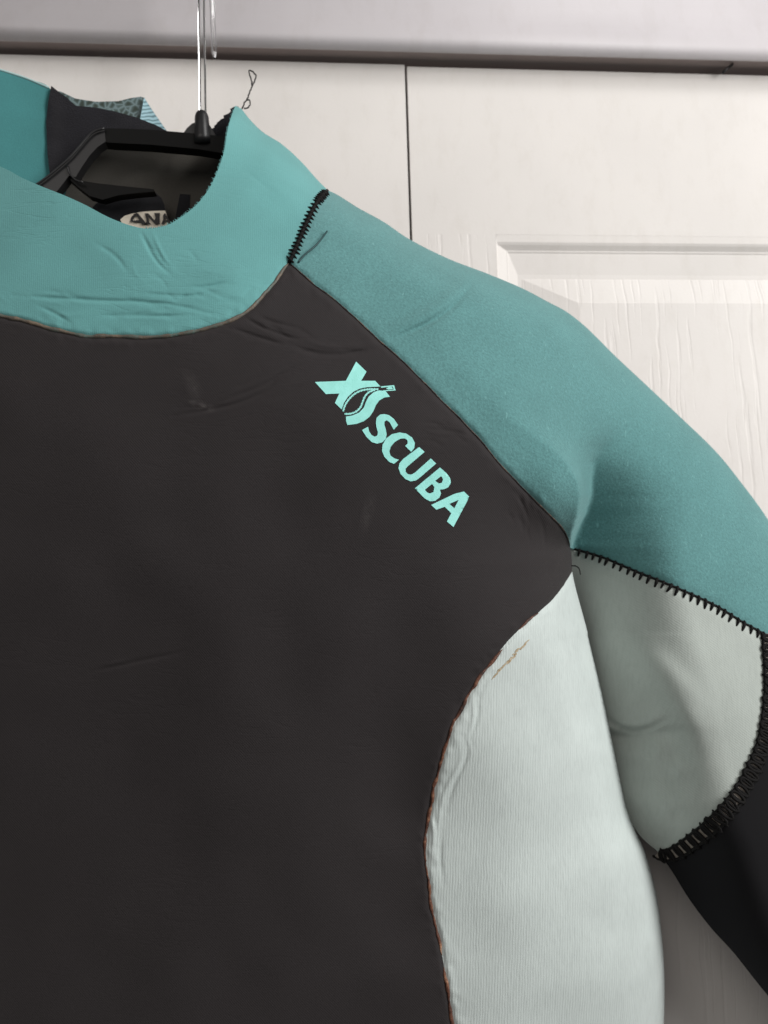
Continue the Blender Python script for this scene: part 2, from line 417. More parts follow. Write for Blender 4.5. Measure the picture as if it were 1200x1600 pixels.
T0 = smooth([(891, 854), (893.5, 873), (894, 893)], 3.5)
T1 = smooth([(894, 893), (900, 921), (917, 983), (920, 1000), (941, 1085), (957, 1161), (976, 1251), (990, 1292), (1008, 1332), (1025, 1394), (1034, 1460), (1038, 1525), (1037, 1600), (1030, 1720), (1020, 1850)], 3.5)
CSIDE = smooth([(894, 893), (879, 917), (858, 942), (825, 971), (796, 999), (772, 1029), (751, 1056), (735, 1081), (721, 1107), (705, 1139), (694, 1172), (685, 1206), (676, 1244), (669, 1281), (665, 1325), (669, 1375), (676, 1425), (686, 1465), (692, 1500), (700, 1555), (708, 1600), (728, 1700), (765, 1850)], 3.5)
rj = np.cumsum(rng.normal(0, .35, len(CSIDE))); rj -= np.convolve(rj, np.ones(9)/9, 'same'); CSIDE[3:-3, 0] += np.clip(rj, -1.6, 1.6)[3:-3]
SL1 = smooth([(891, 856), (920, 864), (950, 874), (992, 892), (1054, 917), (1117, 946), (1158, 971), (1200, 995), (1260, 1035), (1335, 1095)], 3.5)
SL2 = smooth([(1200, 995), (1208, 1040), (1208, 1095), (1198, 1165), (1176, 1222), (1147, 1268), (1117, 1300), (1085, 1326), (1058, 1342), (1038, 1342), (1025, 1328)], 3.5)
BED = smooth([(1025, 1328), (1049, 1360), (1077, 1405), (1111, 1450), (1145, 1487), (1175, 1525), (1200, 1556), (1290, 1665), (1400, 1800)], 4)
BHID = smooth([(860, 950), (900, 1080), (940, 1190), (965, 1245), (985, 1283), (1003, 1309), (1025, 1328)], 4)
OUTL = np.vstack([OUT1[::2], OUT2[::3], OUT2[-1:]])
TL = np.vstack([T0[::2], T1[::3], T1[-1:]])
BL = np.vstack([BHID[::3], BED[::3], BED[-1:]])
CRX = np.array([(900, 500), (902, 640), (904, 700), (907, 722), (914, 750), (916, 775), (909, 805), (898, 832), (892.5, 854), (894, 893)], float)

# creases: (points, amplitude m, sigma px, side) -- valley < 0, ridge > 0 ; 'step' gives one lit lip and one dark flank
CREASES = []
def crease(pts, amp, sig): CREASES.append((smooth(pts, 10), amp*(1.05 if sig < 8 else 1.4 if sig < 14 else 1), sig*(.60 if sig < 8 else 1)))
# shoulder fold
crease([(735, 424), (712, 455), (680, 483), (640, 505), (600, 522)], .0014, 11)
crease([(742, 436), (720, 465), (690, 492), (650, 514), (612, 530)], -.0026, 7.9)
crease([(530, 318), (540, 345), (545, 372)], .0008, 12)
# collar wrinkles
crease([(20, 462), (90, 466), (170, 470), (235, 472), (290, 480), (330, 490)], -.0009, 5)
crease([(180, 492), (240, 494), (300, 492)], -.0008, 4.5)
crease([(215, 458), (290, 462), (340, 455)], -.0006, 4.5)
crease([(290, 448), (330, 447), (362, 438)], -.0006, 4)
crease([(222, 366), (232, 388), (248, 412), (268, 430)], -.0007, 4.5)
crease([(238, 362), (252, 395), (268, 420)], .0005, 5)
crease([(150, 380), (180, 400), (200, 425)], -.0005, 6)
crease([(60, 478), (90, 492), (110, 505)], -.0006, 5)
crease([(385, 268), (410, 288), (430, 300)], -.0004, 6)
crease([(300, 420), (350, 428), (395, 420)], .0004, 9)
# chest wrinkles by the collar corner
crease([(382, 494), (402, 508), (425, 517), (455, 528), (475, 530)], -.0009, 4)
crease([(358, 512), (390, 522), (420, 532), (450, 540)], -.0009, 4.5)
crease([(450, 536), (470, 545), (500, 553), (545, 553), (580, 545), (596, 536)], -.0010, 6)
crease([(470, 530), (510, 541), (550, 541), (580, 533)], .0006, 6)
crease([(420, 500), (445, 508), (470, 512)], -.0005, 4)
crease([(335, 632), (370, 618), (410, 602), (450, 580), (490, 562)], -.0007, 5)
crease([(270, 650), (330, 640), (380, 627), (420, 608), (455, 585)], -.0008, 5)
crease([(290, 628), (312, 633), (322, 640)], .0004, 5)
crease([(305, 585), (292, 603), (290, 625)], .0002, 8)
crease([(140, 1050), (180, 1041), (240, 1028), (290, 1018)], -.0007, 5)
crease([(160, 1040), (200, 1032)], .0004, 5)
crease([(805, 770), (818, 790), (826, 815)], -.0006, 4)
crease([(845, 810), (851, 838), (852, 862)], -.0006, 5)
crease([(880, 850), (862, 900), (838, 935)], .0007, 9)
crease([(660, 670), (700, 673), (735, 680)], -.0004, 5)
# side panel puckers
crease([(748, 1090), (746, 1120), (736, 1150), (738, 1165)], -.0007, 4.5)
crease([(738, 1085), (740, 1120), (734, 1160)], .0005, 5)
crease([(725, 1150), (730, 1175), (722, 1200), (706, 1235), (698, 1270)], -.0007, 5)
crease([(717, 1165), (720, 1185), (712, 1205), (694, 1240), (686, 1280), (684, 1320)], .0006, 5)
crease([(672, 1270), (678, 1300), (676, 1340)], .0008, 5)
crease([(690, 1300), (688, 1340), (692, 1380)], -.0007, 6)
crease([(778, 1040), (762, 1070), (752, 1100)], .0004, 6)
# under-sleeve folds
crease([(945, 1120), (965, 1135), (990, 1141), (1015, 1137), (1040, 1126)], -.0042, 7.5)
crease([(940, 1160), (975, 1172), (1010, 1168)], .0030, 26)
crease([(975, 990), (1010, 1030), (1045, 1075), (1075, 1130), (1085, 1190)], .0050, 26)
crease([(1015, 1010), (1060, 1058), (1115, 1125)], .0010, 15)
crease([(1020, 1120), (1050, 1150), (1062, 1210)], -.0040, 24)
crease([(1000, 1230), (1030, 1260), (1060, 1275)], .0022, 26)
_cr = random.Random(11)
for (cx0, cy0, sx, sy, L0, ang, n_, a_) in ((330, 455, 60, 28, 55, 4, 16, .00038), (230, 480, 90, 16, 60, 3, 12, .00035), (70, 470, 70, 25, 50, 14, 8, .0003), (250, 400, 40, 30, 35, 55, 7, .0003),
        (430, 518, 45, 16, 45, 20, 12, .0004), (530, 548, 50, 8, 40, -8, 6, .00035), (420, 610, 70, 22, 60, -24, 9, .0003), (830, 800, 20, 35, 30, 75, 8, .0004), (690, 680, 40, 22, 40, 8, 8, .0003), (860, 890, 16, 26, 26, 100, 6, .0004)):
    for _k in range(n_):
        x_ = _cr.gauss(cx0, sx*.6); y_ = _cr.gauss(cy0, sy*.6); L_ = L0*_cr.uniform(.4, 1.1); an_ = R(ang+_cr.gauss(0, 9)); bo_ = _cr.gauss(0, L_*.08)
        ca, sa = math.cos(an_), math.sin(an_)
        CREASES.append((smooth([(x_-ca*L_/2, y_-sa*L_/2), (x_-sa*bo_, y_+ca*bo_+_cr.gauss(0, 1.5)), (x_+ca*L_/2, y_+sa*L_/2)], 8), a_*_cr.choice((-1, -1, -.8, .6)), _cr.uniform(2.4, 3.8)))
def creases(px, py):
    d = np.zeros(px.shape)
    for pl, a, s in CREASES:
        x0, y0 = pl.min(0)-4*s; x1, y1 = pl.max(0)+4*s
        k = (px > x0) & (px < x1) & (py > y0) & (py < y1)
        if not k.any(): continue
        X, Y = px[k], py[k]; e = dist(X, Y, pl)
        # fade towards both ends
        L = np.hypot(*(pl[-1]-pl[0])); ends = np.minimum(np.hypot(X-pl[0, 0], Y-pl[0, 1]), np.hypot(X-pl[-1, 0], Y-pl[-1, 1]))
        d[k] += a*np.exp(-(e/s)**2)*(0.25+.75*ss(0, .35*L, ends))
    return d
def vnoise(px, py, s, seed):
    """cheap smooth value noise"""
    g = np.random.default_rng(seed).normal(0, 1, (64, 64)); x = px/s+20; y = py/s+20
    xi = np.floor(x).astype(int); yi = np.floor(y).astype(int); fx = x-xi; fy = y-yi; fx = fx*fx*(3-2*fx); fy = fy*fy*(3-2*fy)
    a = lambda i, j: g[(yi+j) % 64, (xi+i) % 64]
    return (a(0, 0)*(1-fx)+a(1, 0)*fx)*(1-fy)+(a(0, 1)*(1-fx)+a(1, 1)*fx)*fy
def D_suit(px, py, which=None):
    px = np.asarray(px, float); py = np.asarray(py, float)
    dO = dist(px, py, OUTL); dT = dist(px, py, TL); dB = dist(px, py, BL)
    # torso: full chest that turns away towards the flank and the shoulder line
    body = .086+.092*(.25*rnd(dO, 60)+.75*rnd(dO, 330))*(.3*rnd(dT, 70)+.7*rnd(dT, 340))
    body += .008*np.exp(-((px-868)/42)**2-((py-765)/55)**2)               # bunched cloth above the armpit
    body -= .010*np.exp(-((px-640)/120)**2-((py-1300)/300)**2)            # hollow beside the flank seam
    body -= .052*ss(600, 1900, py)+.026*np.clip((420-px)/640, 0, 1.2)**2
    body += .0016*vnoise(px, py, 190, 3)+.0008*vnoise(px, py, 90, 4)
    kx = np.interp(py, CRX[:, 1], CRX[:, 0]); rt = px-np.where(py > 893, np.interp(py, T1[:, 1], T1[:, 0]), kx)
    depthk = ss(640, 850, py)
    dipf = 1-depthk*(1-ss(-40, 175, rt))
    sl = -.0120*np.exp(-((px-975)/66)**2)*ss(1132, 1150, py-3*np.sin((px-940)/25))*np.exp(-np.clip(py-1142, 0, 400)/75)+.054+.066*rnd(dO, 250)*rnd(dB+12, 120)*(.15+.85*dipf) + .0012*vnoise(px, py, 110, 9)
    wd = np.interp(py, [400, 560, 650, 700, 722, 750, 805, 850], [260, 210, 120, 48, 26, 13, 8, 4])
    m = ss(-1, 1, (px-kx)/wd)
    if which == 'body': D = body
    elif which == 'sleeve': D = sl
    else: D = body*(1-m)+sl*m
    if which != 'sleeve': D = D+creases(px, py)*np.where((px > 700) & (rt > 0) & (py > 870), 0, 1)
    else: D = D+creases(px, py)*(rt > -60)
    # seams lie in a shallow valley
    for pl in (COLL, CHS, CSIDE) if which != 'sleeve' else ():
        k = (px > pl[:, 0].min()-20) & (px < pl[:, 0].max()+20) & (py > pl[:, 1].min()-20) & (py < pl[:, 1].max()+20)
        if k.any(): 
            dd_ = dist(px[k], py[k], pl[::2]); D[k] += -.0015*np.exp(-(dd_/4.5)**2)+.00022*vnoise(px[k], py[k], 11, 21)*np.exp(-((dd_-9)/9)**2)
    if which == 'sleeve' or which is None:
        for pl in (SL1,):
            k = (px > 900) & (py > 840) & (py < 1120)
            if k.any(): D[k] -= .0010*np.exp(-(dist(px[k], py[k], pl[::2])/7)**2)
    return D
Dall = lambda x, y: D_suit(x, y)
Dbody = lambda x, y: D_suit(x, y, 'body')
Dslv = lambda x, y: D_suit(x, y, 'sleeve')
def scuffs(m, spots, org, colr):
    nt = m.node_tree; b = nt.nodes['Principled BSDF']; src = b.inputs['Base Color'].links[0].from_socket
    tc = nd(nt, 'ShaderNodeTexCoord'); nz = noise(nt, coords(nt), 220, 4, .7)
    for (x, y, rx, rz, a, k) in spots:
        p = PV(x, y, float(D_suit(np.array([x]), np.array([y]), 'body')[0]))-Vector(org)
        mp = nd(nt, 'ShaderNodeMapping', vector_type='TEXTURE'); mp.inputs['Location'].default_value = p; mp.inputs['Rotation'].default_value = (0, R(a), 0); mp.inputs['Scale'].default_value = (rx, .05, rz)
        nt.links.new(tc.outputs['Object'], mp.inputs[0]); g = nd(nt, 'ShaderNodeTexGradient', gradient_type='SPHERICAL'); nt.links.new(mp.outputs[0], g.inputs[0])
        mu = nd(nt, 'ShaderNodeMath', operation='MULTIPLY'); nt.links.new(g.outputs[1], mu.inputs[0]); nt.links.new(ramp(nt, nz, [(.35, (0, 0, 0)), (.7, (1, 1, 1))]), mu.inputs[1])
        m2 = nd(nt, 'ShaderNodeMath', operation='MULTIPLY'); nt.links.new(mu.outputs[0], m2.inputs[0]); m2.inputs[1].default_value = k
        mx = nd(nt, 'ShaderNodeMix', data_type='RGBA'); nt.links.new(m2.outputs[0], mx.inputs[0]); nt.links.new(src, mx.inputs[6]); mx.inputs[7].default_value = (*colr, 1); src = mx.outputs[2]
    nt.links.new(src, b.inputs['Base Color'])
def at(px, py, fn, lift=0.0):
    x = np.array([px, px+3, px], float); y = np.array([py, py, py+3], float)
    P = W(x, y, fn(x, y)); n = np.cross(P[1]-P[0], P[2]-P[0]); n /= np.linalg.norm(n)
    if np.dot(n, np.array([0, CAMY, 0])-P[0]) < 0: n = -n
    return Vector((P[0]+n*lift).tolist()), Vector(n.tolist())

# ------------------------------------------------------------------ wetsuit
suit = thing('wetsuit', 'teal, charcoal and pale grey wetsuit hanging on a black hanger in front of the doors', 'wetsuit', (0, -.10, -.3))
collar = panel('collar', np.vstack([NECK, OUT1[1:], STS[1:], COLL[::-1][1:]]), Dbody, M_collar, suit, 4, fine=2.1)
chest = panel('chest_panel', np.vstack([COLL, CHS[1:], T0[1:], CSIDE[1:], [(765, 1852), (-220, 1852)]]), Dbody, M_chest, suit, 5, fine=2.4)
side = panel('side_panel', np.vstack([CSIDE, [(1020, 1852)], T1[::-1][:-1]]), Dbody, M_side, suit, 4.5, fine=2.4)
scuffs(M_chest, [(316, 634, .009, .0035, 20, .8), (300, 600, .005, .012, -25, .35), (575, 800, .004, .016, 15, .35), (610, 690, .010, .003, 40, .15)], (0, -.10, -.3), (.11, .10, .098))
shoulder = panel('shoulder_panel', np.vstack([OUT2, [(1400, 1500)], SL1[::-1], CHS[::-1][1:], STS[::-1][1:-1]]), Dall, M_teal, suit, 4, fine=2.6)
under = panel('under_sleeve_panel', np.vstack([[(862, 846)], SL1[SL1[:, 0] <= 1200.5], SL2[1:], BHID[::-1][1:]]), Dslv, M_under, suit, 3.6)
_sr = SL1[SL1[:, 0] > 1200.5]
fore = panel('forearm_panel', np.vstack([SL2[::-1], _sr, [(1400, 1500), (1440, 1700), (1450, 1800)], BED[::-1][:-1]]), Dslv, M_fore, suit, 5)
def D_back(px, py):
    dO = dist(px, py, OUTL); dT = dist(px, py, TL); dB = dist(px, py, BL)
    m = ss(700, 1100, px)
    return (.082-.045*rnd(dO, 200)*rnd(dT, 200))*(1-m)+(.050-.028*rnd(dO, 160)*rnd(dB, 120))*m
bo = OUT2[OUT2[:, 0] < 965]
panel('back_panel', np.vstack([[(-220, 330), (0, 335), (120, 385), (250, 400), (350, 380), (385, 300), (388, 190)], OUT1[6:-1:3], bo[::3], [(940, 700), (888, 860)], TL[1:], [(-220, 1850)]]),
      lambda x, y: np.minimum(D_back(x, y), Dall(x, y)-.006), M_back, suit, 16, .0)
panel('sleeve_back_panel', np.vstack([[(940, 700)], OUT2[OUT2[:, 0] >= 965][::3], BED[::-1][::3], BHID[::-1][1::3], [(880, 860)]]),
      lambda x, y: np.minimum(D_back(x, y), Dslv(x, y)-.006), M_back, suit, 16, .0)

# seam glue ribbons
def ribbon(name, pl, fn, mat, r0, r1, lift, wob=.6, skip=None, parent=suit, ss_=1.0):
    parts = []; run = []
    def flush():
        if len(run) > 3:
            n = len(run); rr = [ (r*min(1, (i+.6)/3, (n-i-.4)/3)) for i, (_, r) in enumerate(run)]
            parts.append(tube([p for p, _ in run], rr, 6))
        run.clear()
    ph = rng.normal(0, 1, len(pl)); ph = np.convolve(ph, np.ones(3)/1.9, 'same'); w2 = np.convolve(rng.normal(0, 1, len(pl)), np.ones(5)/3, 'same')
    t = np.gradient(pl, axis=0); t /= np.linalg.norm(t, axis=1)[:, None]
    for i, (x, y) in enumerate(pl):
        if skip is not None and skip(x, y, i): flush(); continue
        x2 = x-t[i, 1]*wob*w2[i]; y2 = y+t[i, 0]*wob*w2[i]
        p, n = at(x2, y2, fn, lift); r = (r0+(r1-r0)*(.5+.5*np.tanh(ph[i])))*.00038
        run.append((p, r))
    flush()
    return mesh(name, *merge(parts), mat, parent)
ribbon('seam_glue', resample(COLL, 5), Dbody, M_glue1, 2.7, 4.4, .0001, .9)
ribbon('seam_glue', resample(CHS, 5), Dbody, M_glue3, .7, 1.3, .0003, .5)
_act = np.convolve(rng.normal(0, 1, 400), np.ones(9)/3, 'same')
ribbon('seam_glue', resample(CSIDE[CSIDE[:, 1] < 1640], 5), Dbody, M_glue2, 1.4, 3.4, .0002, 1.2, skip=lambda x, y, i: (y < 1060 and _act[i] < .3) or _act[i] < -1.1)
# tan smear beside the side seam
sm = []
for k in range(26):
    t = k/25; x = 771+54*t+random.gauss(0, 1.0); y = 1058-57*t+random.gauss(0, 1.2)
    L = random.uniform(2, 5.5); wd = random.uniform(.7, 1.7)*(1-.4*abs(t-.6)); a = math.atan2(-57, 54)+random.gauss(0, .25)
    sm.append(np.array([(x+L*math.cos(u)*math.cos(a)-wd*math.sin(u)*math.sin(a), y+L*math.cos(u)*math.sin(a)+wd*math.sin(u)*math.cos(a)) for u in np.linspace(0, 2*math.pi, 9)[:-1]]))
panel('glue_smear', sm, lambda x, y: Dbody(x, y)+.00035, M_smear, suit, 0, .0002)

# ------------------------------------------------------------------ stitching: seam > stitch (shared meshes)
def basis(pl, i, fn, lift):
    i = min(max(i, 1), len(pl)-2); x, y = pl[i]; p, n = at(x, y, fn, lift)
    a, _ = at(*pl[i-1], fn, lift); b, _ = at(*pl[i+1], fn, lift)
    t = (b-a); t = (t-n*t.dot(n)).normalized(); s = n.cross(t)
    return p, t, s, n
def seam(name, pl, fn, protos, pitch, lift, base_r, mat, both=True, base_off=(0,), jit=.06, rope_m=None, scale_fn=None):
    q = resample(pl, pitch)
    o = None; parts = []
    for off in base_off:
        pts = []
        fine = resample(pl, pitch/3)
        for i in range(len(fine)):
            p, t, s, n = basis(fine, i, fn, lift); pts.append(p+s*off+n*.0001*math.sin(i*2.1)+s*.00012*math.sin(i*2.1+1))
        parts.append(tube(pts, base_r, 6))
    o = mesh(name, *merge(parts), rope_m or mat, suit)
    par0 = world_loc(o)
    for i in range(1, len(q)-0):
        if i >= len(q)-1 and len(q) > 2: break
        p, t, s, n = basis(q, i, fn, lift)
        m = Matrix((t, s, n)).transposed().to_4x4()
        for pr in protos:
            k = 1+random.gauss(0, jit)
            c = bpy.data.objects.new('stitch', pr); COL.objects.link(c); c.parent = o
            c.matrix_local = Matrix.Translation(p-par0+t*random.gauss(0, .0002)) @ m @ Matrix.Rotation(random.gauss(0, .07), 4, 'Z') @ Matrix.Diagonal((k, k*(scale_fn(i/len(q)) if scale_fn else 1), 1, 1))
    return o
def proto(name, parts, mat):
    V, Fc = merge(parts); me = bpy.data.meshes.new(name); me.from_pydata([tuple(v) for v in V], [], Fc); me.materials.append(mat)
    me.polygons.foreach_set('use_smooth', [True]*len(me.polygons)); return me
u = .00042   # metres per photo pixel on the sleeve
tooth = proto('stitch', [tube([(0, 3*u, -.3*u), (.3*u, 0, 1.6*u), (.5*u, -6*u, 1.8*u), (0, -12.5*u, .5*u), (-.2*u, -14*u, -1.2*u)], [1.9*u, 2.6*u, 2.5*u, 1.7*u, 1.0*u], 7)], M_thread)
u2 = .00040
zig = proto('stitch', [tube([(-1*u2, -8*u2, -.8*u2), (0, -4*u2, 1.6*u2), (.6*u2, 0, 2.4*u2), (1.2*u2, 4*u2, 1.6*u2), (2*u2, 8.5*u2, -.8*u2)], [.9*u2, 1.7*u2, 2.0*u2, 1.7*u2, .9*u2], 6)], M_thread)
loop_pts = [(5.0*u*math.cos(a)*(1-.15*math.sin(a)), 11.5*u*math.sin(a), 2.0*u-.8*u*abs(math.sin(a))) for a in np.linspace(0, 2*math.pi, 17)[:-1]]
loop = proto('stitch', [tube(loop_pts, 2.5*u, 6, closed=True)], M_thread)
leg_ = proto('stitch', [tube([(0, -14*u, -1*u), (.5*u, -10*u, 1.4*u), (.5*u, 10*u, 1.4*u), (0, 15.5*u, -1*u)], [1.2*u, 2.0*u, 2.0*u, 1.0*u], 6)], M_thread)
seam('sleeve_seam', SL1[(SL1[:, 0] > 893) & (SL1[:, 0] < 1203)], lambda x, y: D_suit(x, y, None), [tooth], 11.6, .0002, .0009, M_thread, rope_m=M_thread, scale_fn=lambda t: .75+.3*t)
# cuff seam band: centred a little inside the grey/black boundary
B2 = smooth([(1196, 985), (1200, 1040), (1200, 1095), (1190, 1162), (1168, 1216), (1140, 1260), (1112, 1290), (1080, 1316), (1056, 1332), (1036, 1336), (1024, 1330)], 4)
ct = resample(B2, 5); V = []; Fc = []
for i in range(1, len(ct)-1):
    p, t, s_, n = basis(ct, i, Dslv, .0004); V += [p-s_*.0046, p-s_*.002+n*.0004, p+s_*.002+n*.0004, p+s_*.0046]
for i in range(len(ct)-3):
    for k in range(3): Fc.append((i*4+k, i*4+k+1, i*4+k+5, i*4+k+4))
M_tape, *_ = nmat('dark_brown_under_thread', (.24, .21, .18), .7)
mesh('cuff_seam_backing', V, Fc, M_tape, suit)
seam('cuff_seam', B2, Dslv, [loop, leg_], 13.6, .0009, .0010, M_thread, base_off=(-.0040, .0040))
seam('collar_seam', STS, Dbody, [zig], 6.6, .0003, .0013, M_thread, base_off=(0,), scale_fn=lambda t: 1.0)
# bar tack at the top of the collar seam
bt = []
for k in range(6):
    p, t, s, n = basis(STS, 2+k, Dbody, .0009); bt.append(tube([p-s*.0032-n*.001, p-s*.0015+n*.0003, p+s*.0015+n*.0003, p+s*.0032-n*.001], .0008, 6))
mesh('bar_tack', *merge(bt), M_thread, suit)
# loose threads
def thread(name, pts, fn, r, mat, lifts):
    q = smooth(pts, 3); L = np.interp(np.linspace(0, 1, len(q)), np.linspace(0, 1, len(lifts)), lifts)
    return mesh(name, *tube([at(x, y, fn, l)[0] for (x, y), l in zip(q, L)], r, 6), mat, suit)
M_tealthread, *_ = nmat('dark_teal_thread', (.008, .05, .055), .5)
thread('loose_thread', [(466, 411), (474, 402), (485, 394), (496, 385), (505, 373), (510, 365)], Dbody, .00055, M_tealthread, [.0004, .002, .003, .002])
mesh('loose_thread', *tube([PV(x, y, .0875-.0001*(x-893)) for x, y in smooth([(893, 884), (900, 884.5), (905, 889), (907, 898)], 2)], .00042, 6), M_thread, suit)
for pts in ([(378, 170), (384, 158), (390, 145), (394, 135), (392, 122), (389, 110), (396, 113), (400, 119), (398, 127), (394, 134)],
            [(381, 169), (387, 169), (391, 163), (390, 156), (386, 157)]):
    q = smooth(pts, 2.5); jj = rng.normal(0, .5, q.shape); jj[0] = 0
    mesh('loose_thread', *tube([PV(x, y, .086) for x, y in q+jj], .00056, 5), M_thread2, suit)

# frayed fibres on the cut neck edge
fb = []
nk = NECK[NECK[:, 0] > 225]
for k in range(190):
    i = random.randrange(len(nk)-1); x, y = nk[i]+(nk[i+1]-nk[i])*random.random()
    p, n = at(x, y, Dbody, -.0004*random.random()); tx = nk[i+1]-nk[i]; tx = tx/np.hypot(*tx)
    L = random.uniform(.8, 3.2); e = (x+tx[1]*L+tx[0]*random.gauss(0, 1.2), y-tx[0]*L+tx[1]*random.gauss(0, 1.2))
    p2 = PV(e[0], e[1], float(Dbody(np.array([x]), np.array([y]))[0])); fb.append(tube([p, p2], [.00022, .0001], 4))
o = mesh('frayed_edge', *merge(fb), M_collar, suit); o['kind'] = 'stuff'

# ------------------------------------------------------------------ logo print
logo = bpy.data.objects.new('logo', None); COL.objects.link(logo); logo.parent = suit; logo.empty_display_size = .01
LD = lambda x, y: Dbody(x, y)+.00030
LD2 = lambda x, y: Dbody(x, y)+.00050
def q3(pts): return np.array([(480+x/6.667, 550+y/6.667) for x, y in pts])
def q4(pts): return np.array([(560+x/6.667, 640+y/6.667) for x, y in pts])
def dens(P, s=3): P = np.vstack([P, P[:1]]); return np.vstack([resample(P[i:i+2], s)[:-1] for i in range(len(P)-1)])
def letter(P, holes=(), name='letter', mat=None, fn=None):
    return panel(name, dens(P), fn or LD, mat or M_print, logo, 3.5, .00012, [dens(h) for h in holes])
def smooth_c(pts, s=1.5):
    P = list(pts); return smooth([P[-1]]+P+[P[0], P[1]], s)
# big X
Xp = q3([(80, 312), (403, 300), (510, 100), (618, 205), (562, 300), (708, 300), (765, 360), (700, 362), (620, 366), (545, 382), (480, 415), (425, 465), (385, 525), (358, 598), (288, 530), (335, 432), (195, 438)])
letter(Xp)
# S shaped flap
Sp = q3([(403, 672), (470, 662), (540, 632), (590, 580), (612, 520), (640, 465), (690, 420), (745, 400), (815, 405), (862, 465), (800, 475), (750, 505), (715, 555), (690, 615), (650, 675), (590, 720), (510, 750), (418, 760), (405, 715)])
letter(Sp)
# zip teeth: two rows
def teeth(path, wd, pitch):
    q = resample(smooth(path, 3), pitch); P = []
    t = np.gradient(q, axis=0); t /= np.linalg.norm(t, axis=1)[:, None]
    for i in range(len(q)):
        n_ = np.array([-t[i, 1], t[i, 0]]); s = pitch*.33; a = wd*(1.05 if i % 2 else .8)
        P.append(q3([q[i]-t[i]*s-n_*a, q[i]+t[i]*s-n_*a, q[i]+t[i]*s+n_*a, q[i]-t[i]*s+n_*a]))
    # thin spine joins the teeth
    k = len(q); up = [q[i]-np.array([-t[i, 1], t[i, 0]])*wd*.45 for i in range(k)]; dn = [q[i]+np.array([-t[i, 1], t[i, 0]])*wd*.45 for i in range(k)][::-1]
    P.append(q3(up+dn)); return P
panel('zip_teeth', teeth([(376, 612), (392, 560), (425, 505), (470, 455), (530, 415), (600, 393), (670, 387), (735, 388)], 11, 17), LD, M_print, logo, 0, .0001)
panel('zip_teeth', teeth([(395, 645), (450, 643), (510, 620), (555, 575), (578, 520), (600, 465), (640, 420), (700, 396)], 11, 17), LD, M_print, logo, 0, .0001)
letter(q3([(768, 358), (905, 345), (921, 400), (800, 409), (790, 400), (900, 392), (893, 360), (770, 372)]), name='zip_puller')
letter(q3([(820, 384), (850, 364), (885, 366), (892, 386), (850, 390)]), name='zip_puller')
# SCUBA
letter(q4([(38, 213), (100, 178), (112, 225), (138, 265), (170, 283), (198, 268), (203, 235), (190, 190), (182, 140), (190, 85), (225, 52), (270, 46), (320, 58), (370, 98), (413, 160), (368, 210), (352, 180), (325, 132), (295, 110), (272, 125), (270, 155), (285, 205), (294, 255), (285, 305), (250, 340), (195, 355), (140, 338), (85, 285)]))
letter(q4([(423, 522), (372, 565), (320, 545), (270, 490), (246, 430), (252, 365), (290, 300), (350, 255), (430, 238), (500, 250), (560, 292), (588, 345), (582, 400), (550, 440), (487, 378), (512, 355), (512, 320), (485, 300), (440, 302), (380, 335), (338, 385), (322, 435), (335, 480), (375, 508)]))
letter(q4([(632, 390), (690, 440), (520, 585), (492, 615), (492, 645), (515, 672), (548, 678), (585, 660), (755, 508), (810, 562), (650, 700), (600, 738), (545, 747), (490, 725), (440, 670), (418, 610), (428, 560), (465, 515)]))
letter(q4([(588, 820), (850, 603), (915, 660), (958, 715), (962, 765), (935, 810), (890, 830), (850, 832), (860, 875), (845, 915), (800, 950), (745, 955), (690, 925)]),
       [q4([(800, 742), (862, 692), (883, 725), (870, 762), (838, 770)]), q4([(692, 835), (768, 773), (792, 810), (782, 858), (745, 875), (715, 862)])])
letter(q4([(758, 993), (1000, 878), (1100, 853), (1153, 905), (1130, 960), (990, 1223), (922, 1165), (968, 1080), (900, 1012), (812, 1043)]),
       [q4([(948, 982), (1045, 940), (1000, 1028)])])

# ------------------------------------------------------------------ inside the neck: back of the suit
def D_in(px, py): return .110-.030*ss(-160, 90, px)+0*py
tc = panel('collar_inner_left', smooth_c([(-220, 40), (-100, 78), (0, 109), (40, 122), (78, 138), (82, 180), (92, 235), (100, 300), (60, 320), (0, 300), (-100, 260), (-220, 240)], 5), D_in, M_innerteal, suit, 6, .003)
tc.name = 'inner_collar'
M_velcro = fabric('black_fuzzy_hook_and_loop', (.011, .0105, .012), .95, .25, 900, .7, .35, (.3, .3, .4), gdist=.0012)
M_pale_edge, *_ = nmat('pale_cut_edge', (.34, .50, .50), .8)  # pale blue-grey cut edge of the inner collar
mesh('collar_trim', *tube([PV(x, y, float(D_in(np.array([x]), 0)[0])) for x, y in smooth([(-220, 40), (-100, 78), (0, 109), (40, 122), (76, 137)], 6)], .0009, 6), M_pale_edge, suit)
panel('closure_patch', dens(np.array([(80, 134), (90, 142), (104, 152), (118, 165), (150, 168), (180, 174), (215, 184), (245, 196), (270, 210), (272, 216), (160, 214), (130, 232), (110, 256), (88, 290), (80, 292), (74, 240), (72, 190), (75, 160)]), 6),
      lambda x, y: .079+.004*np.exp(-((x-78)/14)**2)-.004*ss(150, 300, x)+.0006*vnoise(x, y, 22, 5), M_velcro, suit, 6, .003)
m, nt, b = nmat('scale_pattern_fabric', (.2, .3, .3), .6)
v = coords(nt, (1, 1, 1), (0, R(25), 0)); vo = nd(nt, 'ShaderNodeTexVoronoi', feature='DISTANCE_TO_EDGE'); vo.inputs['Scale'].default_value = 190; nt.links.new(v, vo.inputs['Vector'])
nt.links.new(ramp(nt, vo.outputs[0], [(.04, (.14, .20, .21)), (.12, (.065, .10, .095)), (.3, (.022, .036, .028))]), b.inputs['Base Color']); M_scale = m
m, nt, b = nmat('scale_pattern_blue_fabric', (.3, .5, .55), .5)
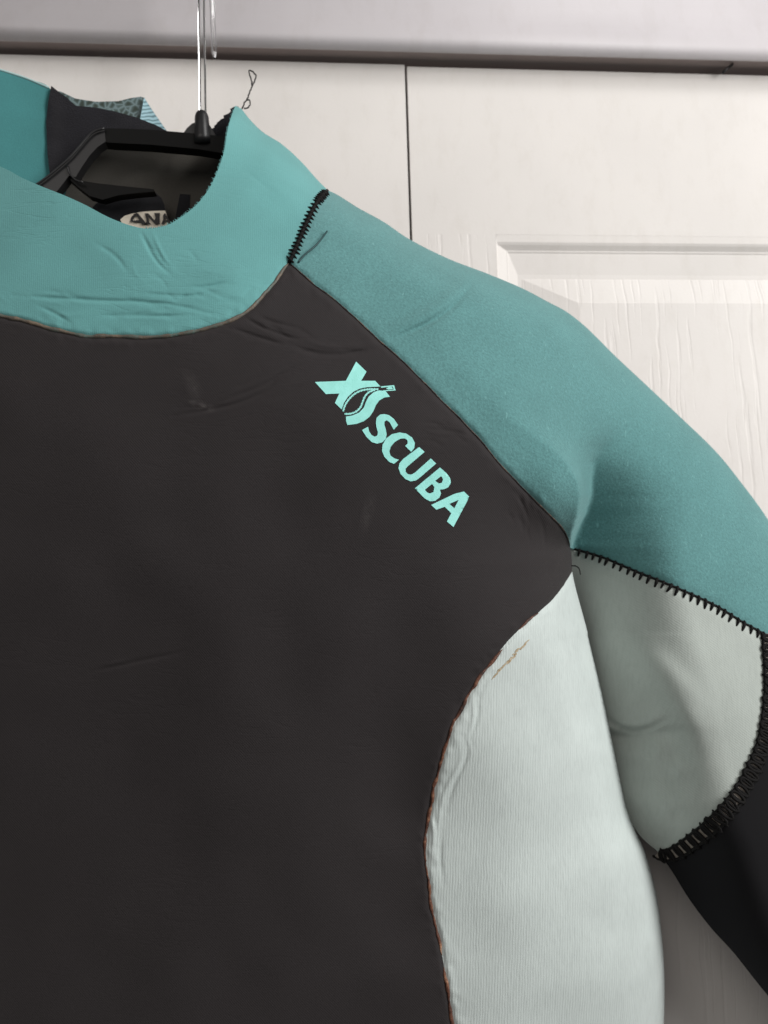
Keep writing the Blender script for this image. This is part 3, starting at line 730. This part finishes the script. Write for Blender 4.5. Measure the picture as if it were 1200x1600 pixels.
v = coords(nt, (1, 1, 1), (0, R(25), 0)); vo = nd(nt, 'ShaderNodeTexWave', wave_type='RINGS'); vo.inputs['Scale'].default_value = 110; vo.inputs['Distortion'].default_value = 4; nt.links.new(v, vo.inputs['Vector'])
nt.links.new(ramp(nt, vo.outputs[1], [(.1, (.07, .16, .19)), (.7, (.26, .44, .50))]), b.inputs['Base Color']); M_scale2 = m
panel('neck_flap', dens(np.array([(70, 140), (95, 143), (118, 154), (150, 159), (185, 158), (205, 153), (220, 151), (226, 153), (224, 185), (150, 200), (90, 190)]), 5), lambda x, y: .066-.00002*(x-100), M_scale, suit, 6, .0025)
panel('neck_flap', dens(np.array([(225, 152), (240, 175), (256, 198), (266, 212), (240, 215), (218, 190), (222, 170)]), 5), lambda x, y: .067-.0002*(x-225), M_scale2, suit, 6, .0025)
panel('back_lining', dens(np.array([(60, 230), (352, 226), (385, 232), (400, 300), (400, 430), (330, 470), (60, 420), (40, 300)]), 8),
      lambda x, y: .060+.0006*vnoise(x, y, 60, 8)+.018*ss(320, 440, x), M_lining, suit, 8, .003)
# inner right side of the collar, with ragged left edge
fe = [(326, 206)]
for t in np.linspace(0, 1, 15):
    x, y = 331+35*t, 201-35*t; fe.append((x+(2.2 if int(t*14) % 2 else -1.6)+random.uniform(-1, 1), y+random.uniform(-1.5, 1.5)))
panel('inner_collar', np.array(fe+[(372, 166), (400, 210), (400, 240), (326, 240)]), lambda x, y: .080+0*x, M_velcro, suit, 6, .003)
# labels sewn inside the back
tagp = panel('size_tag', dens(np.array([(150, 318), (165, 309), (190, 302), (215, 299), (232, 298), (243, 301), (252, 309), (257, 320), (260, 345), (262, 400), (140, 400), (130, 340)]), 4), lambda x, y: .074+0*x, M_back, suit, 6, .0015)
tagp['label'] = 'black rounded tag inside the neck'
panel('size_tag', dens(np.array([(281, 303), (297, 304), (296, 330), (292, 372), (268, 372), (275, 335)]), 4), lambda x, y: .074+0*x, M_back, suit, 6, .0015)['label'] = 'small black tab inside the neck'
lab = panel('brand_label', dens(np.array([(188, 343), (195, 337), (205, 334), (220, 331), (240, 329.5), (258, 329), (262, 340), (264, 372), (200, 372)]), 3), lambda x, y: .0765+0*x, M_label, suit, 4, .0006)
lab['label'] = 'cream label with black letters'
LBL = lambda x, y: .0775+0*x
def q5(pts): return np.array([(180+x/6.667, 280+y/6.667) for x, y in pts])
def ink(P, holes=()): return panel('letter', dens(q5(P), 2), LBL, M_ink, lab, 0, .0001, [dens(q5(h), 2) for h in holes])
ink([(155, 445), (165, 400), (195, 362), (215, 352), (235, 352), (300, 430), (330, 470), (275, 470), (262, 448), (195, 448), (175, 440)], [[(185, 430), (205, 390), (222, 378), (248, 425)]])
ink([(308, 470), (325, 440), (322, 410), (305, 355), (345, 355), (410, 430), (420, 400), (405, 352), (465, 352), (462, 400), (465, 465), (415, 468), (345, 395), (350, 440), (375, 470)])
ink([(480, 465), (500, 420), (498, 375), (520, 352), (560, 420), (590, 450), (560, 462), (548, 440), (520, 440), (510, 465)], [[(515, 425), (525, 400), (540, 425)]])

# ------------------------------------------------------------------ hanger
hg = thing('hanger', 'black plastic hanger with a clear plastic hook inside the wetsuit neck', 'hanger', tuple(PV(318, 200, .088)))
def bar(name, pts, wpx, D0, D1, mat, samples=8):
    """moulded bar: wide strip with rounded edges"""
    return panel(name, pts, lambda x, y: D0+(D1-D0)*0*x, mat, hg, 0, .008)
HB = np.array([(146, 207), (152, 203), (160, 200.5), (200, 201), (240, 203), (300, 208), (353, 213), (385, 217), (400, 220), (402, 246), (385, 243), (352, 240), (310, 233), (235, 226), (175, 223), (163, 222)])
bev(panel('top_bar', dens(HB, 8), lambda x, y: .090+0*x, M_hanger, hg, 0, .009), .0015, 3)
ARM = np.array([(163, 201), (148, 205), (138, 213), (124, 229), (110, 245), (90, 263), (62, 285), (-20, 335), (-20, 372), (70, 312), (88, 300), (96, 290), (108, 274), (118, 277), (127, 262), (140, 243), (152, 230), (165, 221)])
bev(panel('arm', dens(ARM, 8), lambda x, y: .0905+0*x, M_hgrey, hg, 0, .008), .0012, 3)
LOW = np.array([(103, 262), (110, 272), (125, 282), (150, 286), (185, 290), (240, 295.5), (242, 299), (210, 302), (185, 305), (160, 312), (140, 306), (122, 292), (108, 280), (98, 268)])
bev(panel('lower_bar', dens(LOW, 8), lambda x, y: .088+0*x, M_hanger, hg, 0, .007), .001, 3)
def edge(pts, D, r, mat=M_hgrey): mesh('highlight_rib', *tube([PV(x, y, D) for x, y in smooth(pts, 5)], r, 7), mat, hg)  # thin tubes added to draw highlights along the hanger's edges
edge([(163, 200.5), (148, 205), (138, 213), (124, 229), (110, 245), (90, 263), (62, 285), (20, 312)], .0925, .0008)
edge([(105, 258), (108, 270), (118, 281), (130, 285)], .0915, .0007)
edge([(150, 313), (180, 305), (215, 299), (236, 297)], .080, .0006)
# hook socket: rounded boss and flared base
c0 = PV(317, 226, .088); c1 = PV(315, 176, .088); ax = (c1-c0); L = ax.length; ax.normalize()
tv = [(.0, .0062), (.2, .0060), (.45, .0055), (.85, .0050), (.95, .0042), (1.02, .0028), (1.04, .0015)]
mesh('hook_socket', *tube([c0+ax*L*t for t, r in tv], [r for t, r in tv], 16), M_hgrey, hg)
bev(panel('socket_base', dens(np.array([(286, 209), (292, 200), (300, 193), (309, 190), (322, 190), (328, 196), (334, 206), (341, 220), (300, 225), (284, 218)]), 6), lambda x, y: .0885+0*x, M_hgrey, hg, 0, .007), .001, 2)
# clear hook: straight shank, bend above the picture, tip coming down
hk = smooth([(317, 182), (316.5, 150), (316, 100), (315, 50), (314.5, 0), (314, -60), (313, -120), (314, -150), (319, -163), (325, -150), (327, -110), (328, -50), (331, 0), (332, 30), (333.5, 60), (335, 91)], 8)
dd = np.interp(np.arange(len(hk)), [0, len(hk)*.5, len(hk)-1], [.088, .085, .080])
rr = np.interp(np.arange(len(hk)), [0, len(hk)*.45, len(hk)*.6, len(hk)-2, len(hk)-1], [.0027, .0027, .0024, .0022, .0014])
nrmls = [R(a) for a in (-160, -126, -90, -54, -20, 20, 54, 90, 126, 160)]; ap = [.95, .78, .95, .78, .95, .95, .78, .95, .78, .95]
pf = []
for k in range(10):   # corners of a faceted bar section
    a, b, ra, rb = nrmls[k], nrmls[(k+1) % 10]+(2*math.pi if k == 9 else 0), ap[k], ap[(k+1) % 10]
    A = np.array([[math.cos(a), math.sin(a)], [math.cos(b), math.sin(b)]]); q = np.linalg.solve(A, [ra, rb]); pf.append((math.atan2(q[1], q[0]), float(np.hypot(*q))))
ho = mesh('hook', *tube([PV(x, y, d) for (x, y), d in zip(hk, dd)], list(rr), 10, prof_=pf), M_clear, hg, False)
